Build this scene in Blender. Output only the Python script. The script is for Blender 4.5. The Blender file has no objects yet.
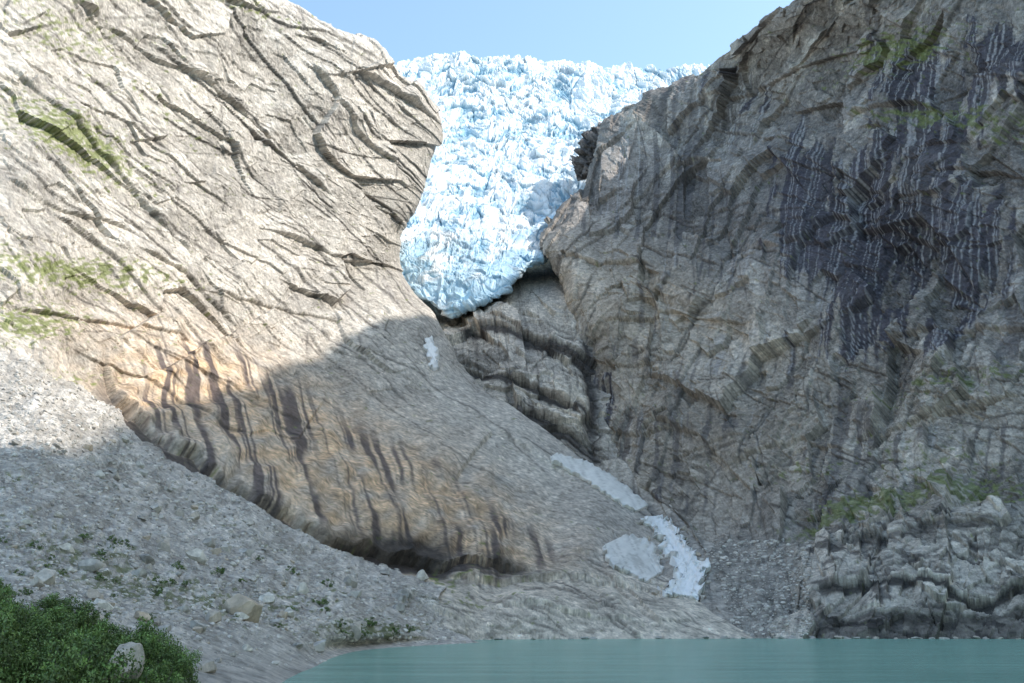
import bpy, math, random
import numpy as np
from mathutils import Vector, Matrix
random.seed(7); rng=np.random.default_rng(7)
F=1100.0; TH=math.radians(14.5); CT,ST=math.cos(TH),math.sin(TH)
CAM=np.array([0.0,0.0,4.0])
scene=bpy.context.scene
coll=scene.collection
# ---------------------------------------------------------------- image pixel column, row and estimated depth to world position
def direction(b,e):
    u=(b-512)/F; v=(341.5-e)/F
    return np.stack([u+0*v, CT-v*ST, ST+v*CT],-1)
def W(b,e,Y):
    d=direction(np.asarray(b,float),np.asarray(e,float))
    return CAM+d*(np.asarray(Y,float)/d[...,1])[...,None]
# ---------------------------------------------------------------- noise
def h2(ix,iy,s):
    with np.errstate(over='ignore'):
        n=(ix.astype(np.int64)*374761393+iy.astype(np.int64)*668265263+int(s)*974634777)&0xffffffff
        n=((n^(n>>13))*1274126177)&0xffffffff
        n=n^(n>>16)
        n=(n*2246822519)&0xffffffff
        n=n^(n>>15)
    return n/4294967296.0
def perlin(x,y,s=0):
    xi=np.floor(x);yi=np.floor(y);fx=x-xi;fy=y-yi
    xi=xi.astype(np.int64);yi=yi.astype(np.int64)
    def g(dx,dy):
        a=h2(xi+dx,yi+dy,s)*2*np.pi
        return np.cos(a)*(fx-dx)+np.sin(a)*(fy-dy)
    sx=fx*fx*fx*(fx*(fx*6-15)+10);sy=fy*fy*fy*(fy*(fy*6-15)+10)
    a=g(0,0);b=g(1,0);c=g(0,1);d=g(1,1)
    return ((a+(b-a)*sx)*(1-sy)+(c+(d-c)*sx)*sy)*1.5
def fbm(x,y,s=0,o=4,gain=.5):
    r=0;a=1;t=0
    for i in range(o):
        r=r+a*perlin(x,y,s+i*17);t+=a;a*=gain;x=x*2.03+3.1;y=y*2.03+7.7
    return r/t*1.5
def ridged(x,y,s=0,o=4):
    r=0;a=1;t=0
    for i in range(o):
        r=r+a*(1-np.abs(perlin(x,y,s+i*17))*1.6);t+=a;a*=.5;x=x*2.03+3.1;y=y*2.03+7.7
    return r/t
def facets(x,y,s=0,tilt=1.0):
    xi=np.floor(x).astype(np.int64);yi=np.floor(y).astype(np.int64)
    d1=np.full(x.shape,9.);d2=np.full(x.shape,9.);h=np.zeros(x.shape);idr=np.zeros(x.shape)
    for dx in(-1,0,1):
        for dy in(-1,0,1):
            cx=xi+dx;cy=yi+dy
            px=cx+h2(cx,cy,s);py=cy+h2(cx,cy,s+1)
            ex=x-px;ey=y-py;d=ex*ex+ey*ey
            r=h2(cx,cy,s+2);gx=h2(cx,cy,s+3)-.5;gy=h2(cx,cy,s+4)-.5
            m=d<d1
            d2=np.where(m,d1,np.minimum(d2,d))
            h=np.where(m,(r-.5)+tilt*(gx*ex+gy*ey)*2,h);idr=np.where(m,r,idr)
            d1=np.where(m,d,d1)
    return h,np.sqrt(d2)-np.sqrt(d1),idr
def sst(a,b,x):
    t=np.clip((x-a)/(b-a),0,1);return t*t*(3-2*t)
def blob(u,v,cx,cy,rx,ry,rot=0):
    c,s=math.cos(math.radians(rot)),math.sin(math.radians(rot))
    a=((u-cx)*c+(v-cy)*s)/rx;b=(-(u-cx)*s+(v-cy)*c)/ry
    return np.exp(-(a*a+b*b))
def pdist(u,v,poly):
    best=np.full(u.shape,1e9);sg=np.zeros(u.shape);tt=np.zeros(u.shape)
    L=[math.dist(poly[i],poly[i+1]) for i in range(len(poly)-1)];T=sum(L);acc=0
    for i in range(len(poly)-1):
        ax,ay=poly[i];bx,by=poly[i+1];dx,dy=bx-ax,by-ay
        t=np.clip(((u-ax)*dx+(v-ay)*dy)/(L[i]**2),0,1)
        ex=u-ax-t*dx;ey=v-ay-t*dy;d=np.hypot(ex,ey)
        cr=dx*ey-dy*ex
        m=d<best
        best=np.where(m,d,best);sg=np.where(m,-np.sign(cr),sg);tt=np.where(m,(acc+t*L[i])/T,tt);acc+=L[i]
    w=np.clip(np.sin(np.pi*np.clip(tt,0,1))*2.5,0,1)
    return best,sg,w
def ledge(u,v,poly,amp,fall,edge=1.5):
    best,sg,w=pdist(u,v,poly)
    sd=best*sg
    w=w*np.clip(.85+.5*fbm(u/28,v/28,int(poly[0][0])+900,2),.35,1.2)
    return amp*w*np.where(sd>0,np.exp(-np.clip(sd,0,None)/fall),0)*sst(-edge,edge,sd)
def joints(u,v,n,deg,spread,lmin,lmax,box,seed,amp,width,bend=1.5,f0=16,f1=70):
    """long straight joint cracks, each a small overhanging step with a thin dark gap"""
    r=np.random.default_rng(seed);H=np.zeros(u.shape).ravel();D=np.zeros(u.shape).ravel();uf=u.ravel();vf=v.ravel()
    for k in range(n):
        x=r.uniform(box[0],box[1]);y=r.uniform(box[2],box[3]);a=math.radians(deg(x,y)+r.normal()*spread)
        Ln=lmin*(lmax/lmin)**(r.random()**1.3);st_=Ln/6;poly=[(x,y)]
        for i in range(6):
            aa=a+math.radians(r.normal()*bend*5 if i%3==1 else r.normal()*bend);x+=st_*math.cos(aa);y+=st_*math.sin(aa);poly.append((x,y))
        A=amp*r.uniform(.1,1.6)*(Ln/lmax)**.4;fall=r.uniform(f0,f1);R=fall*2.0
        xs=[p[0] for p in poly];ys=[p[1] for p in poly]
        m=np.nonzero((uf>min(xs)-R)&(uf<max(xs)+R)&(vf>min(ys)-R)&(vf<max(ys)+R))[0]
        if len(m)==0: continue
        b,sg,w=pdist(uf[m],vf[m],poly);sd=b*sg
        H[m]+=A*w*np.where(sd>0,np.clip(1-sd/R,0,1),0)*sst(-.7,.7,sd)
        wd=width*r.uniform(.35,1.3);D[m]=np.maximum(D[m],w*np.exp(-((sd+.5*wd)/wd)**2)*r.uniform(.3,1))
    return H.reshape(u.shape),D.reshape(u.shape)
def mix(a,b,t): return a+(b-a)*t[...,None]
C=lambda *c:np.array(c,float)
# ---------------------------------------------------------------- patches
def interp(ctrl,segs):
    n=ctrl.shape[0];out=[]
    for i in range(n-1):
        p0=ctrl[max(i-1,0)];p1=ctrl[i];p2=ctrl[i+1];p3=ctrl[min(i+2,n-1)]
        k=segs[i];t=np.arange(k)/k
        t=t.reshape((k,)+(1,)*(ctrl.ndim-1))
        m1=(p2-p0)*.5;m2=(p3-p1)*.5
        out.append((2*t**3-3*t**2+1)*p1+(t**3-2*t**2+t)*m1+(-2*t**3+3*t**2)*p2+(t**3-t**2)*m2)
    out.append(ctrl[-1:]);return np.concatenate(out,0)
def grid_faces(R,Cn):
    i=np.arange(R*Cn).reshape(R,Cn)
    return np.stack([i[:-1,:-1],i[1:,:-1],i[1:,1:],i[:-1,1:]],-1).reshape(-1,4)
def make_mesh(name,V,Fc,col=None,smooth=False):
    me=bpy.data.meshes.new(name)
    V=np.ascontiguousarray(V.reshape(-1,3),dtype=np.float32);k=Fc.shape[1]
    me.vertices.add(len(V));me.vertices.foreach_set('co',V.ravel())
    me.loops.add(Fc.size);me.loops.foreach_set('vertex_index',np.ascontiguousarray(Fc,dtype=np.int32).ravel())
    me.polygons.add(len(Fc));me.polygons.foreach_set('loop_start',np.arange(0,Fc.size,k,dtype=np.int32))
    me.polygons.foreach_set('use_smooth',np.full(len(Fc),smooth,dtype=bool))
    me.update(calc_edges=True);me.validate()
    if col is not None:
        a=me.color_attributes.new('tint','FLOAT_COLOR','POINT')
        cc=np.ones((len(V),4),np.float32);cc[:,:3]=np.clip(col.reshape(-1,3),0.005,.97);a.data.foreach_set('color',cc.ravel())
    return me
def add(name,me,mat=None,**props):
    o=bpy.data.objects.new(name,me);coll.objects.link(o)
    if mat is not None: me.materials.append(mat)
    for k,v in props.items(): o[k]=v
    return o
def base_patch(rows,rseg,cseg):
    A=np.array(rows,float)
    P=W(A[...,0],A[...,1],A[...,2])
    full=np.concatenate([P,A[...,:2]],-1)
    g=interp(full,rseg);g=interp(g.transpose(1,0,2),cseg).transpose(1,0,2)
    P=g[...,:3];u=g[...,3];v=g[...,4]
    du=np.gradient(P,axis=1);dv=np.gradient(P,axis=0)
    n=np.cross(du,dv);n/=np.linalg.norm(n,axis=-1,keepdims=True)+1e-9
    s=np.sign((n*(CAM-P)).sum(-1,keepdims=True));
    s=np.where(np.median(s)>0,1.0,-1.0)
    n=n*s
    for _ in range(14):
        n[1:-1]=(n[:-2]+n[1:-1]+n[2:])/3; n[:,1:-1]=(n[:,:-2]+n[:,1:-1]+n[:,2:])/3
    n/=np.linalg.norm(n,axis=-1,keepdims=True)+1e-9
    sc=np.linalg.norm(P-CAM,axis=-1)/F
    return P,u,v,n,sc
# ---------------------------------------------------------------- materials
def rock_mat(name,rough=.9,scale=.12,contrast=.5,bump=.9,bdist=1.2,spec=.25,grain=0):
    m=bpy.data.materials.new(name);m.use_nodes=True;nt=m.node_tree;N=nt.nodes;L=nt.links
    b=N['Principled BSDF'];b.inputs['Roughness'].default_value=rough;b.inputs['Specular IOR Level'].default_value=spec
    at=N.new('ShaderNodeAttribute');at.attribute_name='tint'
    tc=N.new('ShaderNodeTexCoord')
    n1=N.new('ShaderNodeTexNoise');n1.inputs['Scale'].default_value=scale;n1.inputs['Detail'].default_value=10;n1.inputs['Roughness'].default_value=.75
    L.new(tc.outputs['Object'],n1.inputs['Vector'])
    mr=N.new('ShaderNodeMapRange');mr.inputs['From Min'].default_value=.3;mr.inputs['From Max'].default_value=.7
    mr.inputs['To Min'].default_value=1-contrast;mr.inputs['To Max'].default_value=1+contrast
    L.new(n1.outputs['Fac'],mr.inputs['Value'])
    fac=mr.outputs['Result']
    if grain:
        vo=N.new('ShaderNodeTexVoronoi');vo.inputs['Scale'].default_value=grain;vo.feature='F1'
        mp=N.new('ShaderNodeMapping');mp.inputs['Rotation'].default_value=(.5,.3,.7);mp.inputs['Scale'].default_value=(1,.5,1.6)
        L.new(tc.outputs['Object'],mp.inputs['Vector']);L.new(mp.outputs[0],vo.inputs['Vector'])
        m2=N.new('ShaderNodeMapRange');m2.inputs['To Min'].default_value=.82;m2.inputs['To Max'].default_value=1.18
        sp=N.new('ShaderNodeSeparateColor');L.new(vo.outputs['Color'],sp.inputs[0]);L.new(sp.outputs[0],m2.inputs['Value'])
        mm=N.new('ShaderNodeMath');mm.operation='MULTIPLY';L.new(fac,mm.inputs[0]);L.new(m2.outputs['Result'],mm.inputs[1]);fac=mm.outputs[0]
    mx=N.new('ShaderNodeVectorMath');mx.operation='SCALE'
    L.new(at.outputs['Color'],mx.inputs[0]);L.new(fac,mx.inputs['Scale'])
    L.new(mx.outputs[0],b.inputs['Base Color'])
    n2=N.new('ShaderNodeTexNoise');n2.inputs['Scale'].default_value=scale*2.2;n2.inputs['Detail'].default_value=9;n2.inputs['Roughness'].default_value=.7
    L.new(tc.outputs['Object'],n2.inputs['Vector'])
    bp=N.new('ShaderNodeBump');bp.inputs['Strength'].default_value=bump;bp.inputs['Distance'].default_value=bdist
    L.new(n2.outputs['Fac'],bp.inputs['Height']);L.new(bp.outputs['Normal'],b.inputs['Normal'])
    return m
M_rock=rock_mat('gneiss',scale=.3,contrast=.5,bump=.8,bdist=1.0,grain=.3)
M_scree=rock_mat('scree_gravel',scale=.35,contrast=.5,bump=1,bdist=.8,grain=.8)
M_stone=rock_mat('boulder_stone',scale=1.2,contrast=.4,bump=.7,bdist=.12)
M_ice=rock_mat('glacier_ice',rough=.45,scale=.05,contrast=.06,bump=.5,bdist=1.2,spec=.4)
M_snow=rock_mat('old_snow',rough=.7,scale=.2,contrast=.08,bump=.3,bdist=.6,spec=.3)
def strata(u,v,deg,p=(0,0)):
    a=math.radians(deg);u=u-p[0];v=v-p[1];return u*math.cos(a)+v*math.sin(a),-u*math.sin(a)+v*math.cos(a)
# ================================================================= LEFT WALL
rows=[
[(-200,-310,560),(0,-170,640),(150,-60,740),(265,20,860),(330,60,930),(395,95,1020),(430,130,1080),(425,140,1150)],
[(-200,-330,430),(0,-190,500),(150,-80,600),(266,0,720),(332,40,800),(392,74,900),(434,106,985),(436,118,1110)],
[(-200,-100,380),(0,-20,420),(120,50,520),(230,100,640),(310,130,740),(385,150,860),(436,140,960),(432,155,1090)],
[(-200,100,330),(0,130,370),(110,160,460),(210,200,580),(290,225,700),(365,225,820),(416,198,930),(410,205,1050)],
[(-200,250,300),(0,270,320),(100,280,400),(200,290,520),(280,290,640),(345,280,770),(393,262,900),(386,264,1010)],
[(-200,330,270),(0,345,290),(100,355,370),(200,345,480),(280,335,600),(350,322,720),(428,318,860),(424,330,960)],
[(-200,420,240),(0,420,250),(130,400,370),(220,400,460),(300,390,570),(390,375,690),(474,382,800),(468,395,880)],
[(-200,500,220),(0,500,230),(180,470,330),(260,460,420),(350,450,520),(450,440,640),(560,446,740),(558,462,800)],
[(-200,560,200),(0,560,200),(230,530,310),(320,530,380),(420,520,470),(530,510,570),(641,508,650),(638,525,700)],
[(-200,600,180),(0,600,190),(300,580,330),(390,583,380),(480,585,430),(580,582,470),(672,578,510),(670,590,540)],
[(-200,640,170),(0,640,170),(300,612,300),(400,610,340),(500,608,372),(600,606,395),(700,612,415),(705,618,440)],
[(-200,660,165),(0,660,165),(300,639,290),(400,638,305),(500,637,345),(600,637,362),(745,638,376),(760,638,400)],
[(-200,700,160),(0,700,160),(300,680,280),(400,680,290),(500,670,330),(600,670,350),(745,668,360),(760,668,400)]]
P,u,v,n,sc=base_patch(rows,[14,90,110,100,70,54,64,54,45,34,28,12],[30,110,100,90,84,96,30])
wu=u+2*fbm(u/140,v/140,1,2);wv=v+2*fbm(u/140,v/140,5,2)
low=sst(330,420,v+ (u-250)*.05)
ala,aca=strata(wu,wv,42,(250,372));alb_,acb_=strata(wu,wv,28,(250,372))
al=ala*(1-low)+alb_*low;ac=aca*(1-low)+acb_*low
f1,e1,i1=facets(al/120,ac/46,21);f2,e2,i2=facets(al/44,ac/18,31);f3,e3,i3=facets(al/15,ac/7,41);f4,e4,i4=facets(al/5,ac/3,43)
org=np.clip(blob(u,v,300,450,210,62,28)*1.15+blob(u,v,160,400,60,38)*.8+blob(u,v,430,530,130,50,20)*.8+blob(u,v,340,510,90,30,25)*.6,0,1)
k=(1-.5*low)*(1-.5*org)
h=k*(6.5*f1+2.4*f2+.9*f3+.5*f4)
jd=lambda x,y: 42 if y<340 else 27
jh,jk=joints(wu,wv,190,jd,5,40,280,(-150,460,-60,350),71,2.2,.85)
jh2,jk2=joints(wu,wv,90,lambda x,y:82,12,12,60,(-100,430,0,340),72,1.5,.75)
jh3,jk3=joints(wu,wv,70,lambda x,y:28,6,30,190,(100,680,370,628),73,1.5,.8)
jh4,jk4=joints(wu,wv,60,lambda x,y:14,9,20,120,(-50,430,0,340),74,1.6,.75)
jh5,jk5=joints(wu,wv,60,lambda x,y:12,14,20,110,(420,740,560,632),76,2.4,1.0,1.5,8,24)
h=h+jh+jh2*.6+jh3*(1-.5*org)+jh4*.7+jh5
L=[([(345,75),(385,92),(420,112),(442,128)],9,16),([(0,65),(60,120),(130,190),(190,270)],6,60),([(160,60),(230,110),(300,170),(330,200)],6,50),
([(60,0),(150,60),(210,90)],6,50),([(0,180),(60,215),(130,240)],5,40),([(0,300),(90,322),(190,345)],5,30),([(190,290),(270,310),(350,325)],4,36),
([(250,230),(320,262),(370,262)],5,40),([(400,470),(450,500),(520,545)],3,40),([(420,578),(480,588),(560,586),(640,594),(700,606)],8,22),
([(440,400),(500,440),(560,470),(600,500)],3,30),([(480,606),(560,618),(640,622)],6,18),([(120,250),(180,280),(240,330)],5,40),([(300,60),(350,130),(400,170)],6,40),
([(330,604),(400,610),(470,624)],6,16),([(560,560),(620,575),(680,600)],4,18)]
for p_,a_,f_ in L: h=h+ledge(wu,wv,p_,a_,f_)
jj=np.arange(u.shape[1])[None,:];h=h*(.45+.55*sst(30,100,u.shape[1]-1-jj))
h=h+5*fbm(wu/90,wv/90,52,2)
sw=u+5*fbm(u/34,v/34,1,3);sv=v+5*fbm(u/34,v/34,5,3)
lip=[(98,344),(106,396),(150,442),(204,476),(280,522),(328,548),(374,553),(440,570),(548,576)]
h=h+ledge(sw,sv,lip,16,110,1.4)+7*blob(u,v,270,450,150,40,28)
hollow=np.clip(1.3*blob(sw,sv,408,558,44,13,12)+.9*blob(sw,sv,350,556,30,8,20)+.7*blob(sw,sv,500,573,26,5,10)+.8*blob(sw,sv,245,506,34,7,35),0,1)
h=h-10*hollow
V=P+n*(h*sc)[...,None]
big=fbm(u/120,v/120,61,4);md=fbm(al/34,ac/16,62,4)
wn=rng.normal(size=u.shape)
col=mix(C(.62,.56,.49),C(.48,.435,.385),np.clip(.5+big*.9,0,1))
col=mix(col,C(.70,.65,.58),sst(.0,.6,md)*.45)
col=mix(col,C(.38,.345,.31),sst(.15,.6,-md)*.35)
kk=1-.35*low
col=col*(1+.26*kk*(i1-.5)+.24*kk*(i2-.5)+.2*kk*(i3-.5)+.2*(i4-.5)+.13*wn)[...,None]
oc=C(.74,.50,.30)*(1+.24*(i2-.5)+.2*(i3-.5)+.16*(i4-.5)+.12*wn)[...,None]
col=mix(col,oc,org*np.clip(.75+.6*fbm(u/24,v/14,64,4),0,1)*.9)
ap=C(.68,.60,.50)*(1+.3*(i2-.5)+.25*(i3-.5)+.18*(i4-.5)+.12*wn)[...,None]
col=mix(col,ap,sst(572,592,v)*.85)
us=u+1.0*fbm(u/80,v/80,160,2)
sx_=us-v*.26
st=np.maximum(sst(.14,.30,fbm(sx_/9,v/300,65,2)),sst(.16,.32,fbm(sx_/4,v/240,77,2))*.85)
stm=np.clip(sst(-.35,.15,fbm(sx_/26,v/90,78,2))+.15,0,1)
reg=np.clip(blob(u,v,215,415,80,50,25)+.9*blob(u,v,260,480,70,36,30)+.75*blob(u,v,400,510,80,46,20)+.6*blob(u,v,500,560,60,30)+.3*blob(u,v,300,440,160,50,25),0,1)
col=mix(col,C(.11,.085,.085),st*stm*sst(.12,.45,reg)*.9)
st2=sst(.25,.45,fbm((us-v*.5)/5,(v+u*.3)/90,66,3))*sst(0,.5,fbm(u/80,v/80,67,2))
col=mix(col,C(.30,.27,.26),st2*.4*(1-low))
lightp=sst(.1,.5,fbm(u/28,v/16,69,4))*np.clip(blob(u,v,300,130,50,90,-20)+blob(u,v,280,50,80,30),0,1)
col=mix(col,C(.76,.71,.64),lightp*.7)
JK=np.maximum.reduce([jk,jk2*.8,jk3*.85*(1-.5*org),jk4*.8,jk5*.9])
col=mix(col,C(.085,.075,.07),np.clip(JK*.88,0,.9))
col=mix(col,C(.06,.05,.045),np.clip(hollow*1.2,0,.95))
b_,sg_,w_=pdist(sw,sv,lip);col=mix(col,C(.075,.06,.055),w_*sst(-15,-9,b_*sg_)*sst(1,-2,b_*sg_)*.9)  # shadow beneath the slab lip, painted into the rock colour as a dark strip
mo=np.clip(.9*blob(u,v,60,272,110,16,6)+.9*blob(u,v,25,322,60,22)+.6*blob(u,v,90,150,70,26,35)+.5*blob(u,v,60,30,70,30,20)+.5*blob(u,v,240,12,50,10,20)+.3*blob(u,v,160,120,80,20,40)+.5*blob(u,v,80,378,40,10)+.6*blob(u,v,40,130,70,20,30)+.8*blob(u,v,400,585,70,8)+.4*blob(u,v,460,605,80,8),0,1)
mo=sst(.42,.65,mo*.72+.65*fbm(u/8,v/3.5,68,5)+.06)
col=mix(col,C(.20,.235,.06),mo*.8)
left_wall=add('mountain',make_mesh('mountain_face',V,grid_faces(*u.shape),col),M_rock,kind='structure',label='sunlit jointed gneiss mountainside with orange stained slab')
# ================================================================= RIGHT WALL
rows=[
[(900,-60,1050),(868,-90,830),(930,-90,790),(1000,-100,740),(1080,-110,690),(1250,-150,600),(1500,-200,480)],
[(800,20,1110),(788,0,930),(850,5,860),(930,10,790),(1040,5,680),(1200,0,570),(1450,0,430)],
[(745,60,1240),(735,42,1060),(800,60,960),(890,80,830),(1030,80,660),(1200,90,540),(1450,100,410)],
[(712,95,1330),(698,70,1180),(770,110,1010),(860,140,840),(1030,150,630),(1200,170,520),(1450,180,400)],
[(650,150,1400),(616,126,1230),(720,170,1040),(840,200,820),(1030,210,610),(1200,240,500),(1450,250,390)],
[(608,205,1270),(582,186,1120),(690,220,980),(820,250,790),(1030,260,590),(1200,300,480),(1450,320,380)],
[(570,240,1180),(540,232,1040),(640,260,930),(790,300,760),(1030,310,560),(1200,340,460),(1450,360,370)],
[(592,300,1060),(572,284,950),(680,320,860),(800,360,700),(1030,370,520),(1200,390,440),(1450,410,360)],
[(606,355,1000),(584,350,900),(690,390,780),(810,420,640),(1030,430,490),(1200,440,420),(1450,460,350)],
[(614,460,900),(600,452,800),(700,460,690),(820,480,570),(1030,490,450),(1200,490,400),(1450,500,340)],
[(670,510,760),(658,500,680),(730,520,590),(840,530,500),(1030,530,420),(1200,530,380),(1450,540,330)],
[(716,570,580),(700,562,520),(750,570,470),(850,575,430),(1030,570,395),(1200,575,360),(1450,580,320)],
[(732,608,480),(712,604,440),(760,605,410),(850,606,392),(1030,605,378),(1200,608,350),(1450,610,310)],
[(755,637,410),(738,638,385),(780,638,378),(860,638,372),(1030,638,365),(1200,640,340),(1450,641,300)],
[(755,670,400),(738,670,375),(780,670,370),(860,670,365),(1030,670,355),(1200,674,330),(1450,675,290)]]
P,u,v,n,sc=base_patch(rows,[30,60,50,55,55,60,66,66,76,55,55,34,34,12],[24,140,150,190,24,14])
us=u+1.0*fbm(u/80,v/80,160,2)
wu=u+3*fbm(u/140,v/140,101,2);wv=v+3*fbm(u/140,v/140,105,2)
al,ac=strata(wu,wv,-60)
alb,acb=strata(wu,wv,14)
f1,e1,i1=facets(al/120,ac/60,121);f2,e2,i2=facets(al/48,ac/26,131);f3,e3,i3=facets(alb/17,acb/10,141);f4,e4,i4=facets(alb/6,acb/4,143)
fv,ev,iv=facets(wu/26,wv/80,145)
h=16*f1+7*f2+2.2*f3+.8*f4+3.5*fv*sst(760,600,u)+6*fbm(wu/120,wv/120,152,2)
jh,jk=joints(wu,wv,85,lambda x,y:-60,7,40,240,(520,1060,60,600),171,2.6,.8)
jh2,jk2=joints(wu,wv,90,lambda x,y:14,8,25,150,(560,1040,40,625),172,2.2,.8)
jh3,jk3=joints(wu,wv,70,lambda x,y:84,6,30,150,(560,1040,60,580),173,1.8,.75)
jh4,jk4=joints(wu,wv,90,lambda x,y:10,12,14,80,(620,1040,360,560),174,1.8,.8)
h=h+jh+jh2+jh3*.6+jh4
L=[([(790,318),(805,262),(840,222),(900,228),(960,250),(985,300)],11,40),([(830,160),(870,120),(920,105),(960,120)],9,34),
([(600,330),(680,318),(760,330)],6,34),([(850,440),(930,418),(1040,392)],8,34),([(720,470),(800,440),(860,452)],7,30),([(610,215),(660,180),(720,165)],6,26),
([(700,105),(760,90),(830,60),(900,40)],6,24),([(640,420),(700,440),(760,500)],7,30),([(880,350),(960,330),(1060,340)],7,34),
([(740,250),(790,262),(830,252)],6,28),([(940,180),(1000,170),(1060,190)],7,34),([(760,540),(800,520),(870,520),(940,505),(1040,500)],4,14),([(560,262),(600,270),(650,262)],7,20),([(585,360),(620,372),(670,366)],7,20),([(596,430),(640,440),(690,430)],7,20)]
for p_,a_,f_ in L: h=h+ledge(wu,wv,p_,a_,f_)
kx=wu+9*fbm(u/40,v/40,191,2);ky=wv+4*fbm(u/50,v/50,192,2)
knoll=sst(-6,30,np.minimum(kx-790+ (600-ky)*.45,(ky-(538-(kx-800)*.19))*1.6))*(v>470)
kf1=facets(alb/50,acb/26,193);kf2=facets(al/20,ac/13,194)
h=h*(1-.5*knoll)+knoll*(9+7*kf1[0]+4.0*kf2[0])
kh,kjk=joints(wu,wv,22,lambda x,y:6,12,30,150,(800,1040,530,632),175,2.2,1.0,1.5,8,26)
kh2,kjk2=joints(wu,wv,24,lambda x,y:-60,14,14,50,(800,1040,530,632),176,2.0,1.0,1.5,8,20)
h=h+(kh+kh2)*knoll;kjk=np.maximum(kjk,kjk2)
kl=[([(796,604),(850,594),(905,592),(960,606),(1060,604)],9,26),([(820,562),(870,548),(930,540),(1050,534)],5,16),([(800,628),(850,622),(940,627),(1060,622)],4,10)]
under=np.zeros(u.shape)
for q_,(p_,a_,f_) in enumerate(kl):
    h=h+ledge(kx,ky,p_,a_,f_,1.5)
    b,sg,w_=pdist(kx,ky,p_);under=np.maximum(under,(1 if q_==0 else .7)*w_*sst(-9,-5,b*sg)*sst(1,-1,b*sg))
gull=np.clip(sst(508,566,v)*sst(815-(v-560)*.35,775-(v-560)*.35,wu+14*fbm(u/14,v/10,196,4))*sst(695,725,wu),0,1)
h=h*(1-.7*gull)+gull*(1.2*facets(u/6,v/4,199)[0])
jj=np.arange(u.shape[1])[None,:];h=h*(.6+.4*sst(15,75,jj))
V=P+n*(h*sc)[...,None]
big=fbm(u/110,v/110,161,4);md=fbm(al/38,ac/20,162,4)
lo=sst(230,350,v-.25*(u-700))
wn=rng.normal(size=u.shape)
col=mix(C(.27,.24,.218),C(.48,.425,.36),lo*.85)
col=mix(col,C(.16,.145,.138),sst(0,.6,big)*.5)
col=mix(col,C(.62,.56,.49),sst(.05,.6,md)*.42)
col=col*(1+.52*(i1-.5)+.46*(i2-.5)+.3*(i3-.5)+.24*(i4-.5)+.13*wn)[...,None]
warm=blob(u,v,640,330,70,110)+.6*blob(u,v,760,440,90,40)
col=mix(col,C(.56,.455,.34),np.clip(warm,0,1)*.35)
streak=fbm((us+.12*v)/9,v/260,165,3,.45)
fine=fbm((us+.12*v)/2.2,v/260,169,2)
idv=facets((us+.12*v)/16,v/70,180)[2]
dreg=np.clip(1.3*blob(u,v,872,238,84,70,-12)+.9*blob(u,v,985,250,32,66)+.8*blob(u,v,1015,60,56,56)+.85*blob(u,v,900,70,56,54)+.65*blob(u,v,740,95,50,40)+.5*blob(u,v,860,340,80,30)+.65*blob(u,v,955,150,56,36)+.5*blob(u,v,800,190,30,60)+.6*blob(u,v,605,400,18,70)+.5*blob(u,v,660,480,20,40)+.3*blob(u,v,950,340,80,60),0,1.25)
dk=sst(.46,.54,dreg*.78+.30*(idv-.5)+.28*streak+.32*(i2-.5)+.16*(i3-.5))
col=mix(col,C(.060,.055,.070)*(1+.5*(i2-.5)+.4*(i3-.5)+.1*wn)[...,None],dk*.9)
sk=sst(.18,.30,streak)*sst(-.2,.3,fbm(u/90,v/60,166,3))
col=mix(col,C(.11,.10,.102),sk*.65)
wl=sst(.24,.40,fine)*dk*.85+sst(.38,.5,fbm((us+.12*v)/3.5,v/240,167,2))*sst(.1,.4,fbm(u/60,v/80,168,2))*.6
col=mix(col,C(.60,.58,.57),np.clip(wl,0,1)*.5)
JK=np.maximum.reduce([jk,jk2,jk3*.8,jk4*.9])*(1-knoll)
JK=np.maximum(JK,kjk*knoll)
kc=C(.48,.43,.37)*(1+.5*(kf1[2]-.5)+.5*(kf2[2]-.5)+.25*(i4-.5)+.2*fbm(alb/30,acb/8,181,4)+.12*wn)[...,None]
col=mix(col,kc,knoll*.9)
col=mix(col,C(.08,.07,.065),knoll*np.clip(sst(.2,.45,fbm(alb/26,acb/10,182,4))*.75+.75*sst(612,634,v),0,1))
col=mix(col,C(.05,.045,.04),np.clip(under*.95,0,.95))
col=mix(col,C(.075,.066,.065),np.clip(JK*.87,0,.88))
mo=np.clip(.9*blob(u,v,900,52,70,22,-15)+.8*blob(u,v,930,120,60,12)+.9*blob(u,v,900,505,80,14,-12)+.8*blob(u,v,830,525,50,10,-20)+.7*blob(u,v,960,385,90,10,-8)+.5*blob(u,v,1000,130,50,20)+.5*blob(u,v,800,470,60,10)+.4*blob(u,v,940,460,80,25)+.6*blob(u,v,1000,490,60,12),0,1)
mo=sst(.42,.66,mo*.72+.65*fbm(u/9,v/4.5,170,5)+.05)
col=mix(col,C(.18,.21,.07),mo*.75)
gcol=C(.31,.285,.255)*(1+.6*(facets(u/4,v/3,198)[2]-.5)+.4*fbm(u/20,v/12,197,3))[...,None]
col=mix(col,gcol,gull*.95)
right_wall=add('mountain_wall',make_mesh('mountain_wall_face',V,grid_faces(*u.shape),col),M_rock,kind='structure',label='shaded dark streaked cliff wall above the lake')
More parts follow.
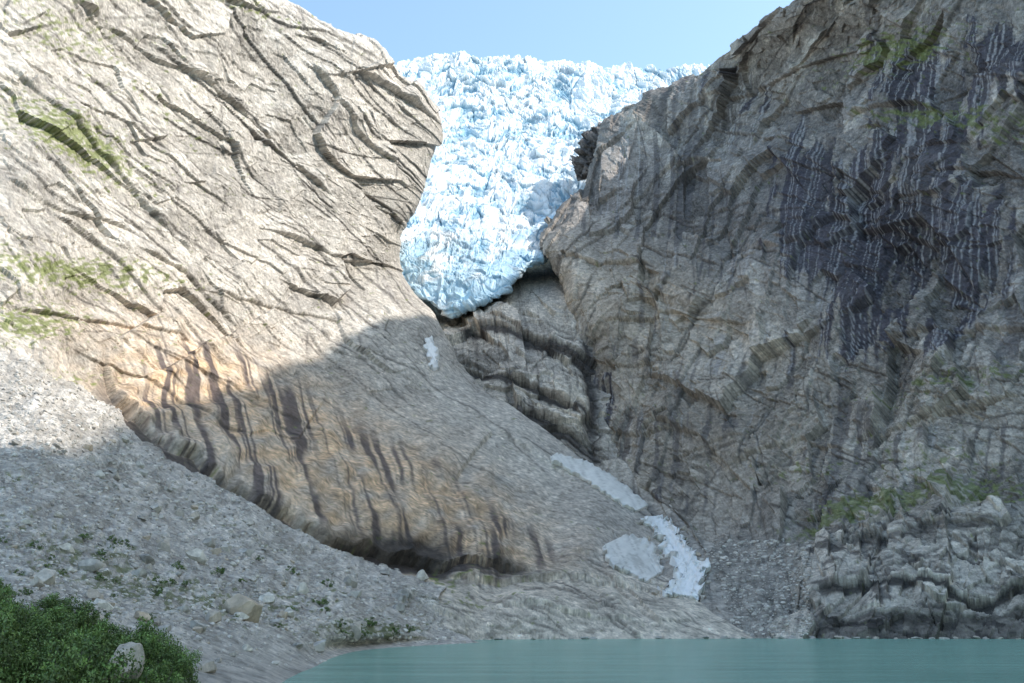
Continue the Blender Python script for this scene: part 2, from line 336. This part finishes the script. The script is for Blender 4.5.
# ================================================================= CENTRE CLIFF AND GULLY
rows=[
[(370,258,1200),(450,268,1180),(520,262,1170),(600,250,1220),(680,240,1320)],
[(380,312,1010),(450,317,990),(520,294,1000),(590,280,1010),(660,290,1060)],
[(400,360,910),(450,362,870),(520,360,860),(590,370,870),(660,370,930)],
[(420,415,860),(480,412,810),(540,420,800),(600,420,810),(680,420,870)],
[(480,455,820),(540,455,770),(580,460,755),(630,465,760),(700,460,820)],
[(540,505,730),(600,503,690),(640,507,670),(680,500,680),(750,500,740)],
[(580,570,610),(640,562,560),(675,557,535),(715,550,560),(790,550,620)],
[(600,612,500),(660,604,455),(698,598,440),(740,590,450),(810,590,490)],
[(620,650,420),(680,650,380),(715,650,378),(750,650,378),(820,650,385)]]
P,u,v,n,sc=base_patch(rows,[30,64,64,54,45,50,40,40],[60,90,90,60])
wu=u+1.5*fbm(u/60,v/60,203,2);wv=v+1.5*fbm(u/60,v/60,205,2)
al,ac=strata(wu,wv,24)
f1,e1,i1=facets(al/56,ac/30,221);f2,e2,i2=facets(al/24,ac/14,231);f3,e3,i3=facets(al/9,ac/5,233)
h=9*f1+5*f2+1.6*f3+4*fbm(wu/60,wv/60,252,2)
jh,jk=joints(wu,wv,22,lambda x,y:24,6,40,140,(410,590,300,470),271,3.0,1.0,1.2,12,40)
jh3,jk3=joints(wu,wv,30,lambda x,y:-55,12,12,60,(420,600,300,450),273,2.4,.9)
h=h+jh+jh3*.7
gp=0
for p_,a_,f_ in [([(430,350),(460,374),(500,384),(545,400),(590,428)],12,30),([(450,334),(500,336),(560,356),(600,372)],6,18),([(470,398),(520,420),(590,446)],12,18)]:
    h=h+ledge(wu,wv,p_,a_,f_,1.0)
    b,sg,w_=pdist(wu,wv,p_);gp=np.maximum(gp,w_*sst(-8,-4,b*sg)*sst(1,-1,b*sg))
cleft=np.clip(1.1*blob(u,v,590,400,8,60,-4)+.6*blob(u,v,570,448,46,6,14)+.8*blob(u,v,640,500,40,9,35),0,1)
h=h*(1-.6*sst(470,520,v))-7*cleft
h=h*(.25+.75*sst(290,325,v))
V=P+n*(h*sc)[...,None]
col=mix(C(.62,.55,.47),C(.44,.395,.35),np.clip(.5+fbm(u/50,v/50,261,4),0,1))
col=mix(col,C(.72,.64,.55),sst(.05,.6,fbm(al/40,ac/12,262,4))*.5)
col=col*(1+.45*(i1-.5)+.42*(i2-.5)+.28*(i3-.5)+.12*rng.normal(size=u.shape))[...,None]
streak=fbm((u-.1*v)/6,v/120,265,3)
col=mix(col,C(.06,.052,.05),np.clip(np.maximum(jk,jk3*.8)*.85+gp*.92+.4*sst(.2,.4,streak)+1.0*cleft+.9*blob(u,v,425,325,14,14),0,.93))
col=mix(col,C(.30,.275,.25),sst(480,545,v)*.6)
gorge=add('cliff',make_mesh('cliff_face',V,grid_faces(*u.shape),col),M_rock,kind='structure',label='banded rock cliff and gully beneath the glacier snout')
# ================================================================= GLACIER
rows=[
[(320,75,2250),(400,72,2250),(450,68,2250),(510,66,2250),(560,70,2250),(620,76,2250),(680,78,2250),(780,80,2250)],
[(320,66,1950),(392,63,1950),(440,58,1950),(510,56,1950),(560,62,1950),(620,67,1950),(690,68,1900),(780,72,1850)],
[(330,110,1650),(392,108,1650),(440,108,1680),(500,104,1680),(560,104,1680),(620,104,1680),(680,104,1650),(760,110,1600)],
[(350,165,1400),(400,160,1400),(440,160,1420),(490,160,1440),(535,160,1440),(580,158,1440),(630,160,1420),(700,160,1400)],
[(370,210,1220),(402,208,1200),(435,208,1200),(470,208,1200),(505,208,1210),(545,208,1220),(590,205,1220),(640,205,1240)],
[(375,246,1090),(396,244,1040),(425,246,1020),(455,248,1010),(487,246,1020),(518,242,1050),(552,236,1090),(595,230,1120)],
[(380,266,1010),(395,272,970),(420,284,945),(448,296,935),(476,292,938),(500,282,955),(528,260,990),(560,244,1050)],
[(385,274,1030),(400,285,985),(424,302,950),(451,317,935),(478,303,940),(503,295,960),(532,268,1000),(560,250,1060)],
[(390,266,1110),(405,275,1090),(426,290,1080),(452,306,1070),(476,294,1070),(498,284,1080),(524,260,1100),(554,244,1120)]]
P,u,v,n,sc=base_patch(rows,[20,85,100,90,75,55,32,14],[30,80,90,85,85,85,60])
wu=u+7*fbm(u/36,v/36,301,3);wv=v+7*fbm(u/36,v/36,305,3)
up=sst(210,90,v)
cx=485+(200-v)*.25
arc=wv-.0018*(wu-cx)**2
f0,e0,i0=facets(wu/30,arc/12,311,1.2)
f1,e1,i1=facets(wu/11,arc/5.6,321,1.3);f2,e2,i2=facets(wu/5.4,arc/3.4,331,1.3);f3,e3,i3=facets(wu/3.0,arc/2.3,341,1.3)
band=ridged(wu/110,arc/11,345,3);flow=ridged((wu-cx)/15,wv/80,346,3)
smo=sst(.0,.5,fbm(u/34,v/26,347,2))
sm=np.clip(sst(240,285,v)*.7+.6*smo,0,1)
hp=2.2*f0+1.7*f1+(1.2*f2+.7*f3)*(1-.55*sm)+5.0*(band-.6)*(.45+.55*up)+3.0*(flow-.6)*(1-.6*up)
cre=np.clip(1-e0/.07,0,1)*2.0+np.clip(1-e1/.10,0,1)*1.0*(1-.4*sm)+np.clip(1-e2/.12,0,1)*.5*(1-sm)
hp=(hp-cre)*(1-.35*sst(240,285,v))
edge=sst(262,298,v)*(4.5*facets(wu/10,wv/8,355)[0])
h=hp+5*fbm(u/50,v/24,352,3)+edge
V=P+n*(h*sc)[...,None]
t=np.clip((hp+2.6)/5.0,0,1)
lowb=sst(185,290,v)
cold=mix(C(.30,.48,.59),C(.86,.88,.885),sst(.0,.52,t))
blue=sst(.15,.8,fbm(u/30,v/18,361,3)*.9+1.0*lowb-.08)
cold=mix(cold,C(.29,.54,.71),blue*.7)
dirt=sst(.10,.6,fbm(wu/40,arc/6,362,4))*.5+.8*blob(u,v,436,306,10,10)+.4*blob(u,v,600,170,30,30)
cold=mix(cold,C(.48,.50,.52),np.clip(dirt*sst(.7,.2,t)+.35*dirt,0,.7))
cold=cold*(1+.05*rng.normal(size=u.shape)+.12*(i1-.5)+.12*(i2-.5)+.1*(i0-.5))[...,None]
glacier=add('glacier',make_mesh('glacier_surface',V,grid_faces(*u.shape),cold),M_ice,kind='structure',label='crevassed blue white glacier tongue between cliffs')
rows=[[(576,152,1330),(584,136,1340),(598,126,1350),(625,126,1370)],[(573,160,1270),(584,145,1260),(599,133,1260),(630,132,1270)],[(574,168,1240),(586,158,1230),(603,152,1230),(630,156,1240)],[(578,182,1230),(590,180,1225),(606,182,1220),(630,185,1230)]]
P,u,v,n,sc=base_patch(rows,[20,26,26],[20,26,26])
f1,e1,i1=facets(u/8,v/5,371);f2,e2,i2=facets(u/3.5,v/2.5,374);h=5*f1+2.5*f2
add('rock_outcrop',make_mesh('outcrop_face',P+n*(h*sc)[...,None],grid_faces(*u.shape),np.ones(u.shape+(3,))*C(.12,.105,.10)*(1+.6*(i1-.5)+.5*(i2-.5))[...,None]),M_rock,kind='structure',label='dark rock outcrop breaking through glacier ice')
# ================================================================= SCREE
rows=[
[(-200,300,330),(0,325,350),(60,345,390),(115,375,430),(150,415,410),(210,460,390),(290,512,410),(370,555,430),(450,585,430)],
[(-200,330,260),(0,352,285),(60,374,320),(113,402,362),(150,440,342),(210,484,322),(290,534,335),(370,573,345),(440,594,355)],
[(-200,400,205),(0,405,230),(60,418,240),(112,440,262),(160,470,275),(222,505,280),(296,548,300),(370,582,322),(440,604,348)],
[(-200,450,170),(0,450,190),(60,462,200),(110,480,215),(170,508,235),(232,530,250),(305,563,270),(370,592,295),(442,614,340)],
[(-200,540,100),(0,530,115),(60,542,122),(120,560,132),(180,576,145),(240,588,165),(312,604,195),(382,615,240),(450,629,325)],
[(-200,600,60),(-10,590,65),(60,605,70),(110,616,78),(160,624,88),(222,632,104),(296,636,138),(372,634,210),(465,636,310)],
[(-200,720,30),(-50,715,34),(30,705,40),(100,700,50),(180,692,60),(258,684,75),(300,664,112),(362,646,205),(475,641,290)],
[(-200,900,10),(-50,900,12),(30,880,15),(100,860,20),(200,800,30),(310,740,50),(360,700,90),(430,672,165),(520,655,250)]]
P,u,v,n,sc=base_patch(rows,[20,60,50,75,60,70,30],[40,60,55,60,65,80,80,60])
f1,e1,i1=facets(u/9,v/6,421);f2,e2,i2=facets(u/4,v/2.8,431)
near=sst(150,60,sc*F)
shore=sst(644,622,v)
h=(1.0*f1+.7*f2+.8*fbm(u/5,v/4,451,3))*(1-.5*near)+3.5*fbm(u/60,v/30,452,3)*(1-near)+1.2*fbm(u/20,v/12,453,3)*(1-near*.7)
h=h*shore+ .35*fbm(u/14,v/5,455,4)
nn=n*shore[...,None]+np.array([0,0,1.])*(1-shore)[...,None]
V=P+nn*(h*sc)[...,None]
col=mix(C(.48,.44,.395),C(.61,.56,.505),np.clip(.5+fbm(u/50,v/30,461,4),0,1))
col=col*(1+.35*(i1-.5)+.4*(i2-.5)*1)[...,None]
al,ac=strata(u,v,38)
col=mix(col,C(.33,.295,.255),sst(.05,.5,fbm(al/60,ac/12,463,4))*.65)
gzm=np.clip(.5*blob(u,v,60,545,90,30,15)+.7*blob(u,v,160,590,120,22,12)+.9*blob(u,v,365,630,55,9)+.5*blob(u,v,20,480,30,15)+.4*blob(u,v,250,540,90,14,30)+.4*blob(u,v,300,600,80,14),0,1)
mo=sst(.42,.68,gzm*.7+.6*fbm(u/10,v/5,465,5)+.05)
col=mix(col,C(.16,.18,.07),mo*.8)
col=mix(col,C(.50,.455,.405),sst(640,655,v)*.7)
scree=add('scree_slope',make_mesh('scree_surface',V,grid_faces(*u.shape),col),M_scree,kind='structure',label='grey scree slope running down to the lakeshore')
# ================================================================= LAKE AND FLOOR
def plane(name,x0,x1,y0,y1,z):
    me=bpy.data.meshes.new(name);me.from_pydata([(x0,y0,z),(x1,y0,z),(x1,y1,z),(x0,y1,z)],[],[(0,1,2,3)]);return me
mw=bpy.data.materials.new('glacial_water');mw.use_nodes=True;nt=mw.node_tree;N=nt.nodes;Lk=nt.links
b=N['Principled BSDF'];b.inputs['Roughness'].default_value=.12;b.inputs['IOR'].default_value=1.33;b.inputs['Specular IOR Level'].default_value=.42
tc=N.new('ShaderNodeTexCoord');mp=N.new('ShaderNodeMapping');mp.inputs['Scale'].default_value=(.35,1.0,1)
n1=N.new('ShaderNodeTexNoise');n1.inputs['Scale'].default_value=.7;n1.inputs['Detail'].default_value=8;n1.inputs['Roughness'].default_value=.7
mp2=N.new('ShaderNodeMapping');mp2.inputs['Scale'].default_value=(.25,1.0,1)
n2=N.new('ShaderNodeTexNoise');n2.inputs['Scale'].default_value=.16;n2.inputs['Detail'].default_value=8;n2.inputs['Roughness'].default_value=.75
Lk.new(tc.outputs['Object'],mp.inputs['Vector']);Lk.new(mp.outputs[0],n1.inputs['Vector']);Lk.new(tc.outputs['Object'],mp2.inputs['Vector']);Lk.new(mp2.outputs[0],n2.inputs['Vector'])
bp=N.new('ShaderNodeBump');bp.inputs['Strength'].default_value=1;bp.inputs['Distance'].default_value=1.2
Lk.new(n1.outputs['Fac'],bp.inputs['Height']);Lk.new(bp.outputs[0],b.inputs['Normal'])
cr=N.new('ShaderNodeValToRGB');cr.color_ramp.elements[0].position=.35;cr.color_ramp.elements[0].color=(.19,.43,.34,1);cr.color_ramp.elements[1].position=.65;cr.color_ramp.elements[1].color=(.36,.66,.54,1)
Lk.new(n2.outputs['Fac'],cr.inputs['Fac']);Lk.new(cr.outputs['Color'],b.inputs['Base Color'])
add('lake',plane('lake_surface',-90,900,-300,460,0),mw,kind='structure',label='milky turquoise glacial lake')
mg=rock_mat('valley_floor_soil',scale=.05)
g=plane('ground_sheet',-6000,6000,-6000,6000,-8);
a=g.color_attributes.new('tint','FLOAT_COLOR','POINT');a.data.foreach_set('color',np.tile([.2,.2,.17,1],4).astype(np.float32))
add('ground',g,mg,kind='structure',label='valley floor of stones and grass')
# ================================================================= SUN, SKY, OFF-FRAME RIDGE
AZ,EL=math.radians(84),math.radians(50)
S=np.array([math.cos(EL)*math.sin(AZ),math.cos(EL)*math.cos(AZ),math.sin(EL)])
bd=[(-300,480,150,950),(0,452,195,950),(60,446,210,950),(130,424,360,950),(230,384,460,950),(310,352,590,930),(380,320,760,900),(432,322,865,820),(470,325,960,700),(540,278,1010,600)]
crest=[W(a_,b_,c_)+S*t_ for a_,b_,c_,t_ in bd]
c0=crest[0]
crest=[c0+np.array([150,-900,-60.]),c0+np.array([60,-350,20.])]+crest
cr_=np.array(crest)
D=[]
for i in range(len(cr_)-1):
    for k in range(12): D.append(cr_[i]+(cr_[i+1]-cr_[i])*k/12)
D.append(cr_[-1]);D=np.array(D)
D[:,2]+=10*fbm(np.arange(len(D))/6.,np.zeros(len(D)),501,4)
rowsR=[D+np.array([0,0,-500]),D+np.array([0,0,-250]),D,D+np.array([150,60,-150]),D+np.array([500,120,-700])]
V=np.array(rowsR);colr=np.full(V.shape,.4)
add('mountain_ridge',make_mesh('ridge_surface',V,grid_faces(V.shape[0],V.shape[1]),colr,False),M_rock,kind='structure',label='high rocky ridge shading the valley')
sl=bpy.data.lights.new('sun','SUN');sl.energy=4.6;sl.angle=math.radians(.5);sl.color=(1,.95,.87)
so=bpy.data.objects.new('sun',sl);coll.objects.link(so);so.rotation_euler=Vector(-S).to_track_quat('-Z','Y').to_euler();so.location=(0,0,500)
w=bpy.data.worlds.new('World');scene.world=w;w.use_nodes=True;nt=w.node_tree
sk=nt.nodes.new('ShaderNodeTexSky');sk.sky_type='NISHITA';sk.sun_disc=False;sk.sun_elevation=EL;sk.sun_rotation=AZ;sk.air_density=1.0;sk.dust_density=1.5;sk.ozone_density=.5;sk.altitude=300
bg=nt.nodes['Background'];bg.inputs['Strength'].default_value=.32
tn=nt.nodes.new('ShaderNodeVectorMath');tn.operation='MULTIPLY';tn.inputs[1].default_value=(.98,1.06,.97)
nt.links.new(sk.outputs[0],tn.inputs[0]);nt.links.new(tn.outputs[0],bg.inputs['Color'])
scene.view_settings.view_transform='Standard';scene.view_settings.look='None';scene.view_settings.exposure=0
cd=bpy.data.cameras.new('camera');cam=bpy.data.objects.new('camera',cd);coll.objects.link(cam);scene.camera=cam
cam.location=tuple(CAM);cam.rotation_euler=(math.pi/2+TH,0,0);cd.sensor_width=36;cd.lens=36*F/1024;cd.clip_end=20000;cd.clip_start=.5
# ================================================================= RAY CASTS THROUGH IMAGE PIXELS
bpy.context.view_layer.update();dg=bpy.context.evaluated_depsgraph_get()
def hit(px,py):
    d=direction(np.float64(px),np.float64(py));d=Vector(d).normalized()
    ok,loc,nn,_,ob,_=scene.ray_cast(dg,Vector(CAM),d)
    return (loc,nn,ob) if ok else None
def drape(name,left,right,nu,nv,lift,colr,mat,seed,rag=3,rough=.6,dirt=0,**props):
    l=interp(np.array(left,float),[nv]*(len(left)-1));r=interp(np.array(right,float),[nv]*(len(right)-1))
    R=len(l);V=np.zeros((R,nu,3));dist=np.zeros((R,nu));UV=np.zeros((R,nu,2))
    for i in range(R):
        for j in range(nu):
            t=j/(nu-1);p=l[i]+(r[i]-l[i])*t
            e=rag*(abs(t-.5)*2)**2
            p=p+e*np.array([fbm(np.array([p[0]/5.]),np.array([p[1]/5.]),seed,3)[0],fbm(np.array([p[0]/5.]),np.array([p[1]/5.]),seed+9,3)[0]])
            UV[i,j]=p;q=hit(*p);dist[i,j]=(q[0][1] if q else 500)
    d0=dist.copy()
    for _ in range(60):
        d2=dist.copy()
        d2[1:-1]=(dist[:-2]+dist[1:-1]+dist[2:])/3;d2[:,1:-1]=(d2[:,:-2]+d2[:,1:-1]+d2[:,2:])/3;dist=np.minimum(d2,d0)
    dist=dist-lift*(1+rough*fbm((UV[...,0]+.5*UV[...,1])/3,UV[...,1]/9,seed+3,3))
    V=W(UV[...,0],UV[...,1],dist)
    Vp=np.pad(V,((1,1),(1,1),(0,0)),mode='edge')
    m=np.zeros((R+2,nu+2),bool);m[0]=m[-1]=True;m[:,0]=m[:,-1]=True
    Vp[m]+=np.array([0,lift*3,-lift*1.5])
    uu=np.pad(UV[...,0],1,mode='edge');vv=np.pad(UV[...,1],1,mode='edge')
    cc=np.tile(np.array(colr),(R+2,nu+2,1))*(1+.10*fbm(uu/6,vv/5,seed+5,3))[...,None]
    if dirt: cc=mix(cc,C(.36,.34,.31),dirt*sst(.1,.45,fbm((uu-vv*.6)/3.0,vv/22,seed+6,4)))
    return add(name,make_mesh(name+'_surface',Vp,grid_faces(R+2,nu+2),cc,True),mat,**props)
drape('snow_patch',[(550,457),(580,475),(610,495),(636,511)],[(556,453),(592,464),(624,484),(648,505)],12,24,6,(.88,.86,.81),M_snow,601,3,.1,.35,label='long narrow strip of old grey snow in the gully',category='snow')
drape('snow_patch',[(602,546),(612,562),(632,573),(648,580)],[(626,534),(648,540),(658,556),(662,571)],26,18,6,(.80,.775,.73),M_snow,611,4,.1,.5,label='dirty rounded old snow patch beside the stream',category='snow')
drape('waterfall',[(642,517),(655,532),(669,552),(680,570),(664,592)],[(662,515),(679,532),(692,551),(705,572),(698,597)],30,30,6,(.97,.97,.95),M_snow,621,9,.6,.15,kind='structure',label='white meltwater cascade rushing down the gully')
drape('waterfall',[(425,338),(427,350),(432,368)],[(432,337),(436,350),(439,367)],10,24,5,(.97,.96,.94),M_snow,631,5,.4,.4,kind='structure',label='small white waterfall below the glacier snout')
# ================================================================= STONES
t_=(1+5**.5)/2
ico_v=np.array([[-1,t_,0],[1,t_,0],[-1,-t_,0],[1,-t_,0],[0,-1,t_],[0,1,t_],[0,-1,-t_],[0,1,-t_],[t_,0,-1],[t_,0,1],[-t_,0,-1],[-t_,0,1]])/1.9
ico_f=np.array([[0,11,5],[0,5,1],[0,1,7],[0,7,10],[0,10,11],[1,5,9],[5,11,4],[11,10,2],[10,7,6],[7,1,8],[3,9,4],[3,4,2],[3,2,6],[3,6,8],[3,8,9],[4,9,5],[2,4,11],[6,2,10],[8,6,7],[9,8,1]])
SV=[];SF=[];SC=[];cnt=0;tries=0
while cnt<13000 and tries<46000:
    tries+=1
    if rng.random()<.9: px=rng.uniform(-20,460);py=rng.uniform(360,668)
    else: px=rng.uniform(690,810);py=rng.uniform(540,640)
    q=hit(px,py)
    if not q or q[2].name not in('scree_slope','mountain_wall') : continue
    loc=np.array(q[0]); d=loc[1]
    s=(d/F)*rng.pareto(2.2)*.9+ (d/F)*.5
    s=min(s,2.8*d/F)
    if py>640: s*=.6
    R=np.linalg.qr(rng.normal(size=(3,3)))[0]
    vv=(ico_v*rng.uniform(.65,1.2,(12,1)))@R*np.array([1.2,1,.75])*s
    SV.append(vv+loc);SF.append(ico_f+12*cnt);g_=rng.uniform(.30,.72);SC.append(np.tile([g_*1.06,g_*.98,g_*.89],(12,1)));cnt+=1
add('scree_stones',make_mesh('scree_stones_mesh',np.concatenate(SV),np.concatenate(SF),np.concatenate(SC),False),M_stone,kind='stuff',label='loose grey stones covering the scree slope',category='stones')
import bmesh
def boulder_mesh(i,tone,nc=15):
    bm=bmesh.new();bmesh.ops.create_icosphere(bm,subdivisions=4,radius=1);r=np.random.default_rng(100+i)
    co=np.array([x.co[:] for x in bm.verts]);fc=np.array([[x.index for x in f.verts] for f in bm.faces]);bm.free()
    for k in range(nc):
        nn=r.normal(size=3);nn/=np.linalg.norm(nn);d=r.uniform(.42,.8);s=co@nn-d
        co=co-np.clip(s,0,None)[:,None]*nn
    co*=r.uniform([.9,.8,.65],[1.3,1.1,.95])
    co+=.03*np.stack([fbm(co[:,0]*3+k,co[:,1]*3+co[:,2]*2,i*7+k,3) for k in range(3)],-1)
    c=np.tile(np.array(tone)*1.55*np.array([1.03,1,.95]),(len(co),1))*(1+.3*fbm(co[:,0]*2+co[:,2],co[:,1]*2,i,4))[:,None]
    me=make_mesh('boulder_mesh',co,fc,c,False);me.materials.append(M_stone);return me
bm_=[boulder_mesh(i,t) for i,t in enumerate([(.34,.32,.3),(.28,.265,.25),(.38,.36,.33),(.3,.27,.24),(.24,.23,.22),(.4,.385,.36),(.33,.28,.23),(.3,.29,.28)])]
def put_boulder(px,py,wpx,k,label,grp='boulders strewn over the scree',at=None,zs=1,tilt=.3):
    if at is None:
        q=hit(px,py)
        if not q: return
        at=q[0]
    s=wpx/2*at[1]/F
    o=bpy.data.objects.new('boulder',bm_[k]);coll.objects.link(o);o.location=Vector(at)+Vector((0,0,.25*s*zs));o.scale=(s,s,s*zs)
    o.rotation_euler=(random.uniform(-tilt,tilt),random.uniform(-tilt,tilt),random.uniform(0,6.3));o['label']=label;o['category']='boulder'
    o['group']=grp
put_boulder(242,618,62,6,'large brownish angular boulder near the lakeshore')
put_boulder(44,582,34,0,'pale grey boulder on the lower scree slope')
put_boulder(88,570,26,1,'grey boulder on the lower scree slope')
put_boulder(316,650,30,7,'flat grey boulder at the water edge',zs=.7)
put_boulder(195,560,24,2,'light grey boulder on the scree slope')
put_boulder(205,672,22,3,'grey boulder on the stony shore beside bushes')
nb=0
while nb<205:
    px=random.uniform(0,430);py=random.uniform(430,668)
    q=hit(px,py)
    if not q or q[2].name not in('scree_slope','scree_stones'):continue
    wpx=6+15*random.random()**3*(1.2 if py>540 else .8)
    put_boulder(px,py,wpx,random.randrange(8),'angular grey boulder lying on the scree slope');nb+=1
for i in range(84):
    px=random.choice([random.uniform(330,740),random.uniform(700,1035)])
    q=None
    for py in np.arange(642,630,-.5):
        q=hit(px,py)
        if q and q[2].name!='lake': break
    if q and q[2].name in('mountain','mountain_wall','scree_slope','cliff'):
        at=(q[0][0],q[0][1]-random.uniform(0,6),0)
        put_boulder(0,0,3+9*random.random()**2,random.choice([1,3,4,7]),'dark wet rock at the edge of the lake',grp='rocks along the waterline',at=at,zs=.6)
for px,py,wp in [(640,524,9),(648,540,8),(660,560,10),(668,588,12),(684,530,9),(698,556,10),(708,584,12),(700,600,14),(656,594,10)]:
    put_boulder(px,py,wp,random.randrange(8),'grey boulder standing beside the white cascade',grp='boulders beside the cascade')
# ================================================================= BUSHES
def leaf_mat():
    m=bpy.data.materials.new('bush_leaves');m.use_nodes=True;nt=m.node_tree;b=nt.nodes['Principled BSDF'];b.inputs['Roughness'].default_value=.6
    a=nt.nodes.new('ShaderNodeAttribute');a.attribute_name='tint';nt.links.new(a.outputs['Color'],b.inputs['Base Color'])
    return m
M_leaf=leaf_mat()
mb=bpy.data.materials.new('bush_bark');mb.use_nodes=True;bn=mb.node_tree.nodes['Principled BSDF'];bn.inputs['Roughness'].default_value=.9
nz=mb.node_tree.nodes.new('ShaderNodeTexNoise');nz.inputs['Scale'].default_value=20;rp=mb.node_tree.nodes.new('ShaderNodeValToRGB');rp.color_ramp.elements[0].color=(.06,.05,.04,1);rp.color_ramp.elements[1].color=(.18,.16,.13,1)
mb.node_tree.links.new(nz.outputs['Fac'],rp.inputs['Fac']);mb.node_tree.links.new(rp.outputs['Color'],bn.inputs['Base Color'])
def crown_mesh(seed,nleaf,nclump,ls):
    r=np.random.default_rng(seed)
    cs=[]
    for i in range(nclump):
        a=r.uniform(0,6.28);rr=r.uniform(0,.6);z=r.uniform(.2,.86)-(rr*.4)
        cs.append((rr*math.cos(a),rr*math.sin(a),z,r.uniform(.10,.24),r.uniform(.6,1.45)))
    V=[];Cc=[]
    for i in range(nleaf):
        c=cs[r.integers(nclump)];d=r.normal(size=3);d/=np.linalg.norm(d);rad=c[3]*r.uniform(.5,1.15)
        p=np.array(c[:3])+d*rad*np.array([1,1,.85])
        if p[2]<.02: p[2]=abs(p[2])+.02
        nn=d*.6+r.normal(size=3)*.7+np.array([0,0,.5]);nn/=np.linalg.norm(nn)
        a=np.cross(nn,r.normal(size=3));a/=np.linalg.norm(a);b_=np.cross(nn,a);s=ls*r.uniform(.6,1.3)
        V+=[p-a*s,p-b_*s*.5,p+a*s,p+b_*s*.5]
        g=r.uniform(.55,1.4)*c[4]*(.75+.5*max(0,d[2]))
        base=np.array([.12,.195,.05])*g+np.array([.025,.015,0])*r.random()
        Cc+=[base]*4
    V=np.array(V);Fc=np.arange(len(V)).reshape(-1,4)
    me=make_mesh('bush_crown',V,Fc,np.array(Cc),False);me.materials.append(M_leaf);return me
def stem_mesh(seed,k=6):
    r=np.random.default_rng(seed);V=[];Fc=[]
    for s in range(k):
        a=r.uniform(0,6.28);p=np.array([0.03*math.cos(a),.03*math.sin(a),-.08]);dr=np.array([.35*math.cos(a),.35*math.sin(a),1.]);rad=.022;rings=[]
        for j in range(6):
            base=len(V)
            for q in range(6): V.append(p+rad*np.array([math.cos(q*1.047),math.sin(q*1.047),0]))
            rings.append(base);p=p+dr*.14;dr=dr+r.normal(size=3)*.15;rad*=.75
        for j in range(5):
            for q in range(6): Fc.append([rings[j]+q,rings[j]+(q+1)%6,rings[j+1]+(q+1)%6,rings[j+1]+q])
    me=make_mesh('bush_stems',np.array(V),np.array(Fc),None,True);me.materials.append(mb);return me
crowns=[crown_mesh(700+i,5200,30,.030) for i in range(5)];stems=[stem_mesh(720+i) for i in range(5)]
smallc=[crown_mesh(740+i,420,9,.07) for i in range(3)]
def put_bush(loc,H,Wd,k,small,label,grp):
    e=bpy.data.objects.new('bush' if not small else 'shrub',None);coll.objects.link(e);e.location=loc;e.rotation_euler=(0,0,random.uniform(0,6.3));e.scale=(Wd,Wd,H);e.empty_display_size=.2
    e['label']=label;e['category']='bush';e['group']=grp
    c=bpy.data.objects.new('crown',smallc[k%3] if small else crowns[k%5]);coll.objects.link(c);c.parent=e
    s=bpy.data.objects.new('trunk',stems[k%5]);coll.objects.link(s);s.parent=e
def gz(x,y):
    ok,loc,nn,_,ob,_=scene.ray_cast(dg,Vector((x,y,300)),Vector((0,0,-1)));return loc.z if ok else 0
top=[(-40,566),(0,572),(30,580),(60,598),(110,611),(130,624),(170,630),(200,642),(214,660)]
tx=[a for a,b in top];ty=[b for a,b in top]
n_=0
for row,(Y,cnt_) in enumerate([(62,15),(56,14),(50,13),(45,12),(40,10)]):
    for i in range(cnt_):
        px=-60+ (270-row*5)*(i+.5+random.uniform(-.3,.3))/cnt_
        if px>206: continue
        if 126<px<176 and row>1: continue
        yy=Y+random.uniform(-2,2);x=(px-512)/F*yy*1.03
        z=gz(x,yy)
        tpy=np.interp(px,tx,ty)+row*10+random.uniform(-14,8)
        zt=float(W(px,tpy,yy)[2]);H=zt-z
        if H<.5: continue
        H=min(H,6)
        put_bush((x,yy,z-.05),H/.9,max(1.9,min(H*.85,2.8)),n_,False,'dense green leafy bush on the stony shore','bushes along the shore');n_+=1
xb=(148-512)/F*48*1.03
put_boulder(0,0,42,3,'pale grey boulder standing among green bushes',at=(xb,48,float(W(148,674,48)[2])),zs=1.5,tilt=.35)
k=0
while k<60:
    if random.random()<.35: px=random.uniform(335,410);py=random.uniform(626,640)
    elif random.random()<.35: px=random.uniform(0,140);py=random.uniform(540,600)
    else: px=random.uniform(60,330);py=random.uniform(560,628)
    q=hit(px,py)
    if not q or q[2].name not in('scree_slope','scree_stones'):continue
    s=random.uniform(4,9)*q[0][1]/F
    put_bush(q[0],s*1.2,s*1.4,k,True,'low green shrub growing between scree stones','shrubs scattered over the scree');k+=1
